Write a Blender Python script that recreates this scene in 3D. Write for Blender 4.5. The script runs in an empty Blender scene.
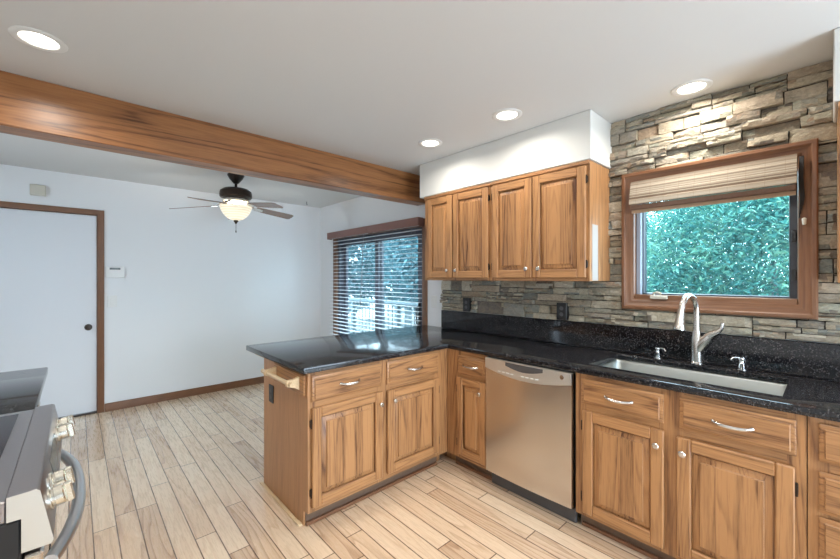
import bpy, bmesh, math, random
from mathutils import Vector, Matrix, Euler
random.seed(11)
S = bpy.context.scene
COL = S.collection
PI = math.pi

# ------------------------------------------------------------------ camera
cam_d = bpy.data.cameras.new('camera')
cam = bpy.data.objects.new('camera', cam_d)
COL.objects.link(cam)
cam.location = (0, 0, 1.405)
cam.rotation_euler = (math.radians(90), 0, math.radians(47.581))
cam_d.sensor_width = 36.0
cam_d.lens = 375.07 / 840 * 36.0
cam_d.shift_x = (420 - 418.892) / 840
cam_d.shift_y = -(279.5 - 278.07) / 840
cam_d.clip_start = 0.02
S.camera = cam

# ------------------------------------------------------------------ world, sun, exposure
W = bpy.data.worlds.new('sky_world')
S.world = W
W.use_nodes = True
wn = W.node_tree.nodes
bg = wn['Background']
bg.inputs[0].default_value = (0.68, 0.84, 1.0, 1)
bg.inputs[1].default_value = 12.0
sun_d = bpy.data.lights.new('sun', 'SUN')
sun_d.energy = 5.0
sun_d.angle = 0.02
sun_d.color = (1.0, 0.95, 0.86)
sun = bpy.data.objects.new('sun', sun_d)
COL.objects.link(sun)
sun.rotation_euler = (math.radians(26), 0, math.radians(14))
CAN_POWER = 6.6
CAN_SPREAD = math.radians(160)
FAN_POWER = 11.0
CAN_COLOR = (1.0, 0.94, 0.85)
S.view_settings.view_transform = 'Standard'
S.view_settings.look = 'None'
S.view_settings.exposure = 0.2
S.view_settings.gamma = 1.0
S.view_settings.use_curve_mapping = False
S.cycles.use_denoising = True
S.cycles.max_bounces = 10
S.cycles.diffuse_bounces = 6
S.cycles.glossy_bounces = 4
S.cycles.transparent_max_bounces = 12
S.cycles.sample_clamp_indirect = 8.0


def portal(name, loc, rot, sx, sy):
    d = bpy.data.lights.new(name, 'AREA')
    d.shape = 'RECTANGLE'; d.size = sx; d.size_y = sy
    d.cycles.is_portal = True
    o = bpy.data.objects.new(name, d)
    o.location = loc; o.rotation_euler = rot
    COL.objects.link(o)


portal('slider_portal', (-3.83, 2.88, 1.03), (-PI / 2, 0, 0), 1.9, 2.05)
portal('window_portal', (-0.475, 2.88, 1.62), (-PI / 2, 0, 0), 0.8, 0.65)
portal('east_opening_portal', (2.35, 1.5, 1.0), (0, PI / 2, 0), 2.0, 1.8)
portal('nook_portal', (-3.4, -1.86, 1.5), (PI / 2, 0, 0), 0.5, 1.0)


# ------------------------------------------------------------------ node material helpers
class NT:
    def __init__(self, name):
        self.m = bpy.data.materials.new(name)
        self.m.use_nodes = True
        self.t = self.m.node_tree
        self.p = self.t.nodes['Principled BSDF']

    def n(self, kind, **kw):
        nd = self.t.nodes.new(kind)
        for k, v in kw.items():
            setattr(nd, k, v)
        return nd

    def l(self, a, b):
        self.t.links.new(a, b)

    def val(self, sock, v):
        if hasattr(v, 'is_output') or hasattr(v, 'links'):
            self.l(v, sock)
        else:
            sock.default_value = v

    def math(self, op, a, b=0.0, c=None):
        nd = self.n('ShaderNodeMath', operation=op)
        self.val(nd.inputs[0], a); self.val(nd.inputs[1], b)
        if c is not None:
            self.val(nd.inputs[2], c)
        return nd.outputs[0]

    def vmath(self, op, a, b):
        nd = self.n('ShaderNodeVectorMath', operation=op)
        self.val(nd.inputs[0], a); self.val(nd.inputs[1], b)
        return nd.outputs[0]

    def mix(self, f, a, b, mode='MIX'):
        nd = self.n('ShaderNodeMix', data_type='RGBA', blend_type=mode)
        self.val(nd.inputs[0], f)
        for s, v in ((nd.inputs[6], a), (nd.inputs[7], b)):
            if isinstance(v, tuple) and len(v) == 3:
                v = v + (1,)
            self.val(s, v)
        return nd.outputs[2]

    def ramp(self, f, stops):
        nd = self.n('ShaderNodeValToRGB')
        e = nd.color_ramp.elements
        while len(e) < len(stops):
            e.new(0.5)
        for i, (p, c) in enumerate(stops):
            e[i].position = p
            e[i].color = (c, c, c, 1) if isinstance(c, (int, float)) else tuple(c) + (1,)
        self.l(f, nd.inputs[0])
        return nd.outputs[0]

    def noise(self, vec, scale, detail=3, rough=0.5, dist=0.0):
        nd = self.n('ShaderNodeTexNoise')
        self.l(vec, nd.inputs['Vector'])
        nd.inputs['Scale'].default_value = scale
        nd.inputs['Detail'].default_value = detail
        nd.inputs['Roughness'].default_value = rough
        nd.inputs['Distortion'].default_value = dist
        return nd.outputs[0]

    def white(self, v, dims='1D'):
        nd = self.n('ShaderNodeTexWhiteNoise', noise_dimensions=dims)
        if dims == '1D':
            self.l(v, nd.inputs['W'])
        else:
            self.l(v, nd.inputs['Vector'])
        return nd.outputs[0]

    def objco(self):
        return self.n('ShaderNodeTexCoord').outputs['Object']

    def scale(self, v, s):
        return self.vmath('MULTIPLY', v, s)

    def bump(self, h, strength, dist=0.01):
        nd = self.n('ShaderNodeBump')
        nd.inputs['Strength'].default_value = strength
        nd.inputs['Distance'].default_value = dist
        self.l(h, nd.inputs['Height'])
        self.l(nd.outputs[0], self.p.inputs['Normal'])


def plain(name, col, rough=0.5, metal=0.0, coat=0.0, noise=0.0, spec=None):
    k = NT(name)
    k.p.inputs['Base Color'].default_value = tuple(col) + (1,)
    k.p.inputs['Roughness'].default_value = rough
    k.p.inputs['Metallic'].default_value = metal
    k.p.inputs['Coat Weight'].default_value = coat
    if spec is not None:
        k.p.inputs['Specular IOR Level'].default_value = spec
    if noise:
        f = k.noise(k.objco(), 60, 4)
        k.l(k.mix(f, tuple(c * (1 - noise) for c in col), tuple(min(1, c * (1 + noise)) for c in col)), k.p.inputs['Base Color'])
    return k.m


def oak(name, axis, light, dark, stave=0.0, rough=0.38, cath=0.55, big=1.0, pore=0.55, ringn=25.0):
    """oak with grain running along `axis` (0 x, 1 y, 2 z)"""
    k = NT(name)
    co = k.objco()
    isl = k.n('ShaderNodeNewGeometry').outputs['Random Per Island']
    rnd = k.n('ShaderNodeObjectInfo').outputs['Random']
    off = k.math('ADD', k.math('MULTIPLY', isl, 37.0), k.math('MULTIPLY', rnd, 91.0))
    comb = k.n('ShaderNodeCombineXYZ')
    for i in range(3):
        k.l(off, comb.inputs[i])
    tone = isl
    if stave:
        sep = k.n('ShaderNodeSeparateXYZ'); k.l(co, sep.inputs[0])
        across = sep.outputs[0] if axis != 0 else sep.outputs[2]
        cell = k.math('FLOOR', k.math('ADD', k.math('MULTIPLY', across, 1.0 / stave), k.math('MULTIPLY', rnd, 50)))
        tone = k.white(cell)
        cc = k.n('ShaderNodeCombineXYZ'); 
        for i in range(3):
            k.l(k.math('MULTIPLY', tone, 23.0), cc.inputs[i])
        co2 = k.vmath('ADD', co, cc.outputs[0])
    else:
        co2 = co
    co2 = k.vmath('ADD', co2, comb.outputs[0])
    s = [1.0 / big] * 3; s[axis] = 0.045 / big
    g = k.scale(co2, tuple(s))
    s3 = [1.0 / big] * 3; s3[axis] = 0.06 / big
    gr = k.scale(co2, tuple(s3))
    # cathedral figure
    warp = k.noise(gr, 4.2, 2, 0.4)
    rings = k.math('FRACT', k.math('MULTIPLY', warp, ringn))
    rings = k.ramp(rings, [(0.0, 0.0), (0.55, 0.08), (0.86, 1.0), (1.0, 0.15)])
    fine = k.noise(g, 130.0, 4, 0.6)
    broad = k.noise(g, 22.0, 2, 0.5)
    s2 = [1.0] * 3; s2[axis] = 0.03
    pores = k.noise(k.scale(co2, tuple(s2)), 230.0, 2, 0.6)
    pores = k.ramp(pores, [(0.56, 0.0), (0.72, 1.0)])
    f = k.math('ADD', k.math('MULTIPLY', rings, cath * 0.85), k.math('MULTIPLY', k.math('ADD', k.math('SUBTRACT', fine, 0.42), k.math('MULTIPLY', k.math('SUBTRACT', broad, 0.5), 0.42)), 1.5))
    f = k.math('ADD', f, k.math('MULTIPLY', pores, pore * 0.5))
    f = k.math('ADD', f, k.math('MULTIPLY', k.math('SUBTRACT', tone, 0.5), 0.72 if stave else 0.32))
    c = k.ramp(f, [(0.0, light), (0.5, tuple((a * 0.62 + b * 0.38) for a, b in zip(light, dark))), (1.0, dark)])
    k.l(c, k.p.inputs['Base Color'])
    k.p.inputs['Roughness'].default_value = rough
    k.bump(k.math('ADD', pores, rings), 0.06, 0.002)
    return k.m


M = {}
OL, OD = (0.45, 0.228, 0.094), (0.10, 0.036, 0.015)
M['oak_v'] = oak('oak_vertical', 2, OL, OD)
M['oak_h'] = oak('oak_horizontal', 0, OL, OD)
M['oak_p'] = oak('oak_panel', 2, OL, OD, stave=0.062)
M['oak_d'] = oak('oak_depth', 1, OL, OD)
M['oak_side'] = oak('oak_side_panel', 2, (0.48, 0.25, 0.115), (0.22, 0.10, 0.042), cath=0.3)
M['beam'] = oak('beam_oak', 1, (0.36, 0.155, 0.055), (0.10, 0.033, 0.010), cath=0.75, big=1.3, rough=0.36, ringn=15.0)
M['casing_h'] = oak('casing_horizontal', 0, (0.215, 0.098, 0.047), (0.085, 0.033, 0.016), cath=0.3, rough=0.35)
M['casing_v'] = oak('casing_vertical', 2, (0.215, 0.098, 0.047), (0.085, 0.033, 0.016), cath=0.3, rough=0.35)
M['casing_y'] = oak('casing_along', 1, (0.27, 0.12, 0.058), (0.12, 0.045, 0.02), cath=0.3, rough=0.35)
M['pale_wood'] = oak('pale_pine', 0, (0.75, 0.58, 0.36), (0.48, 0.32, 0.17), cath=0.3)
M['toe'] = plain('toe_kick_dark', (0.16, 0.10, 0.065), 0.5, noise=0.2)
M['wall'] = plain('white_paint', (0.80, 0.81, 0.82), 0.65)
M['door_paint'] = plain('white_door_paint', (0.74, 0.76, 0.79), 0.4)
M['soffit'] = plain('soffit_paint', (0.69, 0.69, 0.66), 0.6)
M['nickel'] = plain('brushed_nickel', (0.66, 0.63, 0.59), 0.26, 1.0)
M['chrome'] = plain('chrome', (0.8, 0.8, 0.8), 0.12, 1.0)
M['black'] = plain('black_plastic', (0.012, 0.012, 0.013), 0.35)
M['bronze'] = plain('dark_bronze', (0.035, 0.024, 0.018), 0.35, 0.6)
M['white_p'] = plain('white_plastic', (0.78, 0.78, 0.76), 0.35)
M['beige_p'] = plain('beige_plastic', (0.60, 0.57, 0.49), 0.5)
M['lcd'] = plain('lcd_grey', (0.06, 0.07, 0.07), 0.25)
M['sash'] = plain('dark_sash', (0.035, 0.04, 0.055), 0.35)
M['alu'] = plain('grey_vinyl', (0.33, 0.37, 0.45), 0.4)
M['slider'] = plain('slider_frame_dark', (0.05, 0.055, 0.075), 0.4)
M['slat'] = plain('blind_slat', (0.78, 0.78, 0.80), 0.45)
M['valance'] = plain('valance_brown', (0.23, 0.115, 0.095), 0.42, noise=0.12)
M['cord'] = plain('blind_cord', (0.20, 0.20, 0.21), 0.7)
M['dark_steel'] = plain('dark_grey_steel', (0.10, 0.10, 0.105), 0.42, 0.4)
M['cook_glass'] = plain('ceramic_glass', (0.016, 0.010, 0.013), 0.1, spec=0.25)
M['burner'] = plain('burner_print', (0.55, 0.55, 0.55), 0.4)
M['knob_steel'] = plain('range_knob_metal', (0.76, 0.74, 0.66), 0.25, 1.0)
M['handle_steel'] = plain('polished_handle', (0.62, 0.63, 0.65), 0.3, 1.0)
M['sink_steel'] = plain('sink_steel', (0.44, 0.47, 0.46), 0.34, 1.0)
M['grout'] = plain('dark_gap', (0.05, 0.042, 0.036), 0.9)
M['pale_strip'] = plain('pale_strip_finish', (0.40, 0.37, 0.35), 0.5)
M['deck'] = plain('deck_boards', (0.10, 0.115, 0.12), 0.8, noise=0.2)
M['rail'] = plain('weathered_rail', (0.045, 0.07, 0.08), 0.8, noise=0.2)
M['ground'] = plain('pale_ground', (0.075, 0.088, 0.085), 0.9, noise=0.25)
M['trunk'] = plain('tree_bark', (0.13, 0.16, 0.17), 0.9, noise=0.3)
M['house'] = plain('neighbour_siding', (0.70, 0.71, 0.70), 0.8)
M['roof'] = plain('neighbour_roof', (0.52, 0.53, 0.54), 0.8, noise=0.1)


M['steel'] = plain('stainless_steel', (0.66, 0.625, 0.585), 0.25, 1.0)
M['steel_l'] = plain('silver_metal', (0.62, 0.60, 0.55), 0.36, 0.75)
M['range_steel'] = plain('stainless_dark_reflection', (0.40, 0.375, 0.385), 0.3, 1.0)  # darker copy of the stainless, dark reflections put into its colour


def emit(name, col, s):
    k = NT(name)
    k.p.inputs['Base Color'].default_value = tuple(col) + (1,)
    k.p.inputs['Emission Color'].default_value = tuple(col) + (1,)
    k.p.inputs['Emission Strength'].default_value = s
    return k.m


M['lens'] = emit('lamp_lens', (1.0, 0.94, 0.84), 6.0)
def bowl_mat():
    k = NT('frosted_bowl')
    co = k.objco()
    sep = k.n('ShaderNodeSeparateXYZ'); k.l(co, sep.inputs[0])
    st = k.math('FRACT', k.math('MULTIPLY', k.math('ADD', sep.outputs[2], k.math('MULTIPLY', k.noise(co, 6, 2), .02)), 45.0))
    c = k.mix(st, (0.90, 0.84, 0.70), (0.62, 0.54, 0.40))
    tl = k.n('ShaderNodeBsdfTranslucent'); k.l(c, tl.inputs[0])
    k.l(c, k.p.inputs['Base Color'])
    k.p.inputs['Roughness'].default_value = 0.4
    mx = k.n('ShaderNodeMixShader'); mx.inputs[0].default_value = 0.04
    k.l(k.p.outputs[0], mx.inputs[1]); k.l(tl.outputs[0], mx.inputs[2])
    k.l(mx.outputs[0], k.t.nodes['Material Output'].inputs[0])
    return k.m


M['bowl'] = bowl_mat()
M['can'] = plain('can_baffle', (0.80, 0.74, 0.58), 0.5)


def glass_mat():
    k = NT('window_glass')
    k.t.nodes.remove(k.p)
    tr = k.n('ShaderNodeBsdfTransparent'); tr.inputs[0].default_value = (0.90, 0.98, 0.98, 1)
    gl = k.n('ShaderNodeBsdfGlossy'); gl.inputs['Roughness'].default_value = 0.02
    mx = k.n('ShaderNodeMixShader')
    fr = k.n('ShaderNodeFresnel'); fr.inputs[0].default_value = 1.45
    bf = k.n('ShaderNodeNewGeometry').outputs['Backfacing']
    k.l(k.math('MULTIPLY', fr.outputs[0], k.math('SUBTRACT', 1.0, bf)), mx.inputs[0]); k.l(tr.outputs[0], mx.inputs[1]); k.l(gl.outputs[0], mx.inputs[2])
    k.l(mx.outputs[0], k.t.nodes['Material Output'].inputs[0])
    return k.m


M['glass'] = glass_mat()


def granite_mat():
    k = NT('black_granite')
    co = k.objco()
    v = k.n('ShaderNodeTexVoronoi'); k.l(co, v.inputs['Vector']); v.inputs['Scale'].default_value = 240
    cell = k.white(v.outputs['Color'], '3D')
    sp = k.ramp(cell, [(0.80, 0.0), (0.97, 1.0)])
    n = k.noise(co, 30, 4)
    sp = k.math('MULTIPLY', sp, k.ramp(n, [(0.35, 0.25), (0.65, 1.0)]))
    c = k.mix(sp, (0.0075, 0.0075, 0.0095), (0.13, 0.12, 0.12))
    k.l(c, k.p.inputs['Base Color'])
    k.p.inputs['Roughness'].default_value = 0.09
    k.p.inputs['IOR'].default_value = 1.48
    return k.m


M['granite'] = granite_mat()


def ceiling_mat():
    k = NT('textured_ceiling_paint')
    co = k.objco()
    k.p.inputs['Base Color'].default_value = (0.65, 0.645, 0.63, 1)
    k.p.inputs['Roughness'].default_value = 0.7
    k.bump(k.noise(co, 45, 4), 0.10, 0.004)
    return k.m


M['ceiling'] = ceiling_mat()


def floor_mat():
    k = NT('oak_strip_floor')
    co = k.objco()
    sep = k.n('ShaderNodeSeparateXYZ'); k.l(co, sep.inputs[0])
    wv = k.math('MULTIPLY', k.math('ADD', sep.outputs[1], 0.033), 1 / 0.101)
    row = k.math('FLOOR', wv)
    fy = k.math('FRACT', wv)
    rr = k.white(row)
    L = k.math('ADD', 0.75, k.math('MULTIPLY', k.white(k.math('ADD', row, 71.3)), 0.95))
    ux = k.math('ADD', k.math('DIVIDE', sep.outputs[0], L), k.math('MULTIPLY', rr, 17.0))
    colm = k.math('FLOOR', ux)
    fx = k.math('FRACT', ux)
    cc = k.n('ShaderNodeCombineXYZ'); k.l(row, cc.inputs[0]); k.l(colm, cc.inputs[1])
    tone = k.white(cc.outputs[0], '3D')
    off = k.n('ShaderNodeCombineXYZ')
    for i in range(3):
        k.l(k.math('MULTIPLY', tone, 31.0), off.inputs[i])
    g = k.scale(k.vmath('ADD', co, off.outputs[0]), (0.085, 1, 1))
    warp = k.noise(g, 6.0, 2, 0.5)
    rings = k.math('FRACT', k.math('MULTIPLY', warp, 12.0))
    rings = k.ramp(rings, [(0.0, 0.0), (0.6, 0.2), (0.92, 1.0), (1.0, 0.1)])
    fine = k.noise(g, 110, 4, 0.6)
    f = k.math('ADD', k.math('MULTIPLY', tone, 0.66), k.math('MULTIPLY', rings, 0.34))
    f = k.math('ADD', f, k.math('MULTIPLY', k.math('SUBTRACT', fine, 0.5), 0.55))
    c = k.ramp(f, [(0.0, (0.82, 0.665, 0.495)), (0.5, (0.72, 0.54, 0.375)), (1.0, (0.42, 0.26, 0.16))])
    # seams
    e1 = k.math('MINIMUM', fy, k.math('SUBTRACT', 1.0, fy))
    e2 = k.math('MULTIPLY', k.math('MINIMUM', fx, k.math('SUBTRACT', 1.0, fx)), k.math('DIVIDE', L, 0.101))
    e = k.math('MINIMUM', e1, e2)
    seam = k.ramp(e, [(0.016, 1.0), (0.038, 0.0)])
    c = k.mix(seam, c, (0.13, 0.075, 0.045))
    k.l(c, k.p.inputs['Base Color'])
    k.l(k.ramp(fine, [(0.3, 0.24), (0.7, 0.32)]), k.p.inputs['Roughness'])
    k.p.inputs['Coat Weight'].default_value = 0.8
    k.p.inputs['Coat Roughness'].default_value = 0.2
    k.bump(k.math('MULTIPLY', seam, -1.0), 0.25, 0.002)
    return k.m


M['floor'] = floor_mat()


def stone_mat():
    k = NT('ledger_stone')
    co = k.objco()
    isl = k.n('ShaderNodeNewGeometry').outputs['Random Per Island']
    base = k.ramp(isl, [(0.0, (0.24, 0.25, 0.20)), (0.13, (0.44, 0.385, 0.29)), (0.25, (0.16, 0.175, 0.165)), (0.36, (0.34, 0.29, 0.21)), (0.46, (0.095, 0.08, 0.075)),
                        (0.56, (0.50, 0.46, 0.37)), (0.66, (0.27, 0.185, 0.125)), (0.75, (0.19, 0.22, 0.215)), (0.84, (0.38, 0.33, 0.25)), (0.92, (0.135, 0.115, 0.105)), (1.0, (0.36, 0.34, 0.28))])
    cb = k.n('ShaderNodeCombineXYZ')
    for i in range(3):
        k.l(k.math('MULTIPLY', isl, 19.0), cb.inputs[i])
    c2 = k.vmath('ADD', co, cb.outputs[0])
    n1 = k.noise(k.scale(c2, (1, 1, 1.3)), 19, 5, 0.65, 0.8)
    n2 = k.noise(k.scale(c2, (1, 1, 1.5)), 60, 5, 0.7)
    m = k.mix(k.ramp(n1, [(0.35, 0.0), (0.7, 1.0)]), base, (0.50, 0.41, 0.27))
    m2 = k.mix(0.28, base, m)
    m3 = k.mix(k.ramp(n1, [(0.60, 0.0), (0.74, 0.5)]), m2, (0.30, 0.15, 0.075))
    sh = k.ramp(n2, [(0.25, 0.7), (0.75, 1.42)])
    fin = k.mix(1.0, m3, sh, 'MULTIPLY')
    k.l(fin, k.p.inputs['Base Color'])
    k.p.inputs['Roughness'].default_value = 0.75
    k.bump(k.math('ADD', n2, n1), 0.7, 0.014)
    return k.m


M['stone'] = stone_mat()


def woven_mat():
    k = NT('woven_bamboo')
    co = k.objco()
    sep = k.n('ShaderNodeSeparateXYZ'); k.l(co, sep.inputs[0])
    zz = k.math('MULTIPLY', sep.outputs[2], 1 / 0.0065)
    tone = k.white(k.math('FLOOR', zz))
    n = k.noise(k.scale(co, (0.05, 1, 1)), 300, 3)
    c = k.ramp(k.math('ADD', k.math('MULTIPLY', tone, 0.7), k.math('MULTIPLY', n, 0.3)),
               [(0.1, (0.52, 0.46, 0.37)), (0.5, (0.40, 0.33, 0.25)), (0.85, (0.15, 0.10, 0.065))])
    xs = k.math('FRACT', k.math('MULTIPLY', sep.outputs[0], 1 / 0.075))
    th = k.ramp(xs, [(0.0, 1.0), (0.05, 0.0)])
    c = k.mix(k.math('MULTIPLY', th, 0.45), c, (0.25, 0.17, 0.11))
    k.l(c, k.p.inputs['Base Color'])
    k.p.inputs['Roughness'].default_value = 0.8
    k.bump(k.math('FRACT', zz), 0.4, 0.002)
    return k.m


M['woven'] = woven_mat()
M['hem'] = plain('shade_hem', (0.16, 0.09, 0.06), 0.8, noise=0.25)
M['hem_l'] = plain('shade_hem_backing', (0.42, 0.29, 0.19), 0.8)


def leaf_mat(name, stops):
    k = NT(name)
    isl = k.n('ShaderNodeNewGeometry').outputs['Random Per Island']
    nz = k.noise(k.objco(), 1.9, 4, 0.65)
    c = k.ramp(k.math('ADD', k.math('MULTIPLY', isl, 0.50), k.math('MULTIPLY', k.math('SUBTRACT', nz, 0.34), 1.35)), stops)
    k.l(c, k.p.inputs['Base Color'])
    k.p.inputs['Roughness'].default_value = 0.65
    k.p.inputs['Specular IOR Level'].default_value = 0.2
    tl = k.n('ShaderNodeBsdfTranslucent'); k.l(c, tl.inputs[0])
    mx = k.n('ShaderNodeMixShader'); mx.inputs[0].default_value = 0.3
    k.l(k.p.outputs[0], mx.inputs[1]); k.l(tl.outputs[0], mx.inputs[2])
    k.l(mx.outputs[0], k.t.nodes['Material Output'].inputs[0])
    return k.m


M['leaf'] = leaf_mat('shrub_leaf', [(0.0, (0.018, 0.088, 0.098)), (0.42, (0.05, 0.20, 0.185)), (0.75, (0.15, 0.33, 0.235)), (1.0, (0.50, 0.58, 0.44))])  # pale and bluish clumps put foliage highlights and shadows into the colour
M['leaf_tree'] = leaf_mat('tree_leaf', [(0.0, (0.022, 0.06, 0.08)), (0.6, (0.07, 0.165, 0.19)), (1.0, (0.22, 0.32, 0.34))])


# ------------------------------------------------------------------ mesh builder
class B:
    def __init__(self):
        self.bm = bmesh.new()

    def _add(self, tmp, mat):
        vm = {}
        for v in tmp.verts:
            vm[v] = self.bm.verts.new(v.co)
        for f in tmp.faces:
            try:
                nf = self.bm.faces.new([vm[v] for v in f.verts])
                nf.material_index = f.material_index if mat is None else mat
            except ValueError:
                pass
        tmp.free()

    def box(self, x0, x1, y0, y1, z0, z1, bev=0.0, mat=0, seg=1):
        t = bmesh.new()
        bmesh.ops.create_cube(t, size=1)
        for v in t.verts:
            v.co = Vector((x0 + (v.co.x + .5) * (x1 - x0), y0 + (v.co.y + .5) * (y1 - y0), z0 + (v.co.z + .5) * (z1 - z0)))
        if bev:
            bmesh.ops.bevel(t, geom=list(t.edges), offset=bev, segments=seg, affect='EDGES', profile=0.5)
        self._add(t, mat)
        return self

    def prism(self, pts, axis, a0, a1, mat=0, bev=0.0):
        """pts in the plane of the two other axes (in xyz order), extruded along axis"""
        t = bmesh.new()
        def mk(p, a):
            q = list(p); q.insert(axis, a); return t.verts.new(q)
        va = [mk(p, a0) for p in pts]; vb = [mk(p, a1) for p in pts]
        t.faces.new(va); t.faces.new(vb[::-1])
        n = len(pts)
        for i in range(n):
            t.faces.new([va[i], vb[i], vb[(i + 1) % n], va[(i + 1) % n]])
        bmesh.ops.recalc_face_normals(t, faces=t.faces)
        if bev:
            bmesh.ops.bevel(t, geom=list(t.edges), offset=bev, segments=1, affect='EDGES', profile=0.5)
        self._add(t, mat)
        return self

    def tube(self, pts, r, seg=12, mat=0, cap=True, flat=None):
        """circle swept along pts; r a number or a list; flat=(sx, sy) squashes the section"""
        t = bmesh.new()
        P = [Vector(p) for p in pts]
        R = r if isinstance(r, (list, tuple)) else [r] * len(P)
        d0 = (P[1] - P[0]).normalized()
        up = Vector((0, 0, 1)) if abs(d0.z) < 0.9 else Vector((1, 0, 0))
        u = d0.cross(up).normalized()
        rings = []
        for i, p in enumerate(P):
            d = (P[min(i + 1, len(P) - 1)] - P[max(i - 1, 0)]).normalized()
            u = (u - d * u.dot(d)).normalized()
            w = d.cross(u)
            sx, sy = flat or (1, 1)
            rings.append([t.verts.new(p + u * (math.cos(2 * PI * k / seg) * R[i] * sx) + w * (math.sin(2 * PI * k / seg) * R[i] * sy)) for k in range(seg)])
        for a, b in zip(rings, rings[1:]):
            for k in range(seg):
                t.faces.new([a[k], a[(k + 1) % seg], b[(k + 1) % seg], b[k]])
        if cap:
            t.faces.new(rings[0][::-1]); t.faces.new(rings[-1])
        bmesh.ops.recalc_face_normals(t, faces=t.faces)
        self._add(t, mat)
        return self

    def lathe(self, prof, c=(0, 0, 0), axis=(0, 0, 1), seg=24, mat=0):
        """prof: (radius, height along axis)"""
        t = bmesh.new()
        A = Vector(axis).normalized()
        q = Vector((0, 0, 1)).rotation_difference(A)
        C = Vector(c)
        rings = []
        for r, h in prof:
            if r < 1e-6:
                rings.append([t.verts.new(C + q @ Vector((0, 0, h)))])
            else:
                rings.append([t.verts.new(C + q @ Vector((r * math.cos(2 * PI * k / seg), r * math.sin(2 * PI * k / seg), h))) for k in range(seg)])
        for a, b in zip(rings, rings[1:]):
            for k in range(seg):
                k2 = (k + 1) % seg
                if len(a) == 1 and len(b) == 1:
                    continue
                if len(a) == 1:
                    t.faces.new([a[0], b[k2], b[k]])
                elif len(b) == 1:
                    t.faces.new([a[k], a[k2], b[0]])
                else:
                    t.faces.new([a[k], a[k2], b[k2], b[k]])
        bmesh.ops.recalc_face_normals(t, faces=t.faces)
        self._add(t, mat)
        return self

    def ring(self, x0, x1, z0, z1, prof, mats=(0, 0), cap=True, capmat=0, legs_only=False):
        """rectangular loops facing -y; prof: (inset, y). mats: (horizontal sides, vertical sides).
        legs_only: no bottom side (door casing)."""
        t = bmesh.new()
        loops = []
        for ins, y in prof:
            zb = z0 if legs_only else z0 + ins
            loops.append([t.verts.new((x0 + ins, y, zb)), t.verts.new((x1 - ins, y, zb)),
                          t.verts.new((x1 - ins, y, z1 - ins)), t.verts.new((x0 + ins, y, z1 - ins))])
        for a, b in zip(loops, loops[1:]):
            for k in range(4):
                if legs_only and k == 0:
                    continue
                f = t.faces.new([a[k], a[(k + 1) % 4], b[(k + 1) % 4], b[k]])
                f.material_index = mats[k % 2]
        if cap:
            f = t.faces.new(loops[-1]); f.material_index = capmat
        self._add(t, None)
        return self

    def xf(self, mat4):
        self.bm.transform(mat4)
        return self

    def done(self, name, mats, parent=None, ang=35, loc=None):
        me = bpy.data.meshes.new(name)
        bm = self.bm
        bm.normal_update()
        lim = math.radians(ang)
        for f in bm.faces:
            f.smooth = True
        for e in bm.edges:
            e.smooth = len(e.link_faces) == 2 and e.calc_face_angle(9) < lim
        bm.to_mesh(me); bm.free()
        if not isinstance(mats, (list, tuple)):
            mats = [mats]
        for m in mats:
            me.materials.append(M[m] if isinstance(m, str) else m)
        o = bpy.data.objects.new(name, me)
        COL.objects.link(o)
        if parent is not None:
            o.parent = parent
        if loc is not None:
            o.location = loc
        return o


def tag(o, label, cat, group=None, kind=None):
    o['label'] = label; o['category'] = cat
    if group:
        o['group'] = group
    if kind:
        o['kind'] = kind
    return o


def thing(name, label, cat, loc=(0, 0, 0), rotz=0.0, group=None, kind=None):
    o = bpy.data.objects.new(name, None)
    o.empty_display_size = 0.1
    COL.objects.link(o)
    o.location = loc; o.rotation_euler = (0, 0, rotz)
    return tag(o, label, cat, group, kind)


def structure(o, label, cat):
    return tag(o, label, cat, kind='structure')


def copy_thing(o, parent=None):
    c = o.copy()
    COL.objects.link(c)
    if parent is not None:
        c.parent = parent
    for ch in list(o.children):
        copy_thing(ch, c)
    return c


# ------------------------------------------------------------------ the room
XW, YN, YS, ZC = -5.142, 2.70, -0.76, 2.454
o = B().box(-5.3, 2.4, -1.85, 2.86, -0.05, 0.0).done('floor', 'floor')
structure(o, 'oak strip floor running through kitchen and dining nook', 'floor')
o = B().box(-5.3, 3.6, -3.1, 2.86, ZC, ZC + 0.12).done('ceiling', 'ceiling')  # slab runs past the walls as added eaves that block the sun
structure(o, 'off-white lightly textured ceiling above the whole room, with added eaves', 'ceiling')

# long wall with the patio door and the sink window
b = B()
SX0, SX1, SZ = -4.665, -2.90, 1.975
WX0, WX1, WZ0, WZ1 = -0.87, -0.075, 1.27, 2.035
b.box(-5.3, SX0, YN, YN + .16, 0, ZC)
b.box(SX0, SX1, YN, YN + .16, SZ, ZC)
b.box(SX1, WX0, YN, YN + .16, 0, ZC)
b.box(WX0, WX1, YN, YN + .16, 0, WZ0)
b.box(WX0, WX1, YN, YN + .16, WZ1, ZC)
b.box(WX1, 2.4, YN, YN + .16, 0, ZC)
structure(b.done('wall_north', 'wall'), 'white wall holding the patio door and sink window', 'wall')
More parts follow.
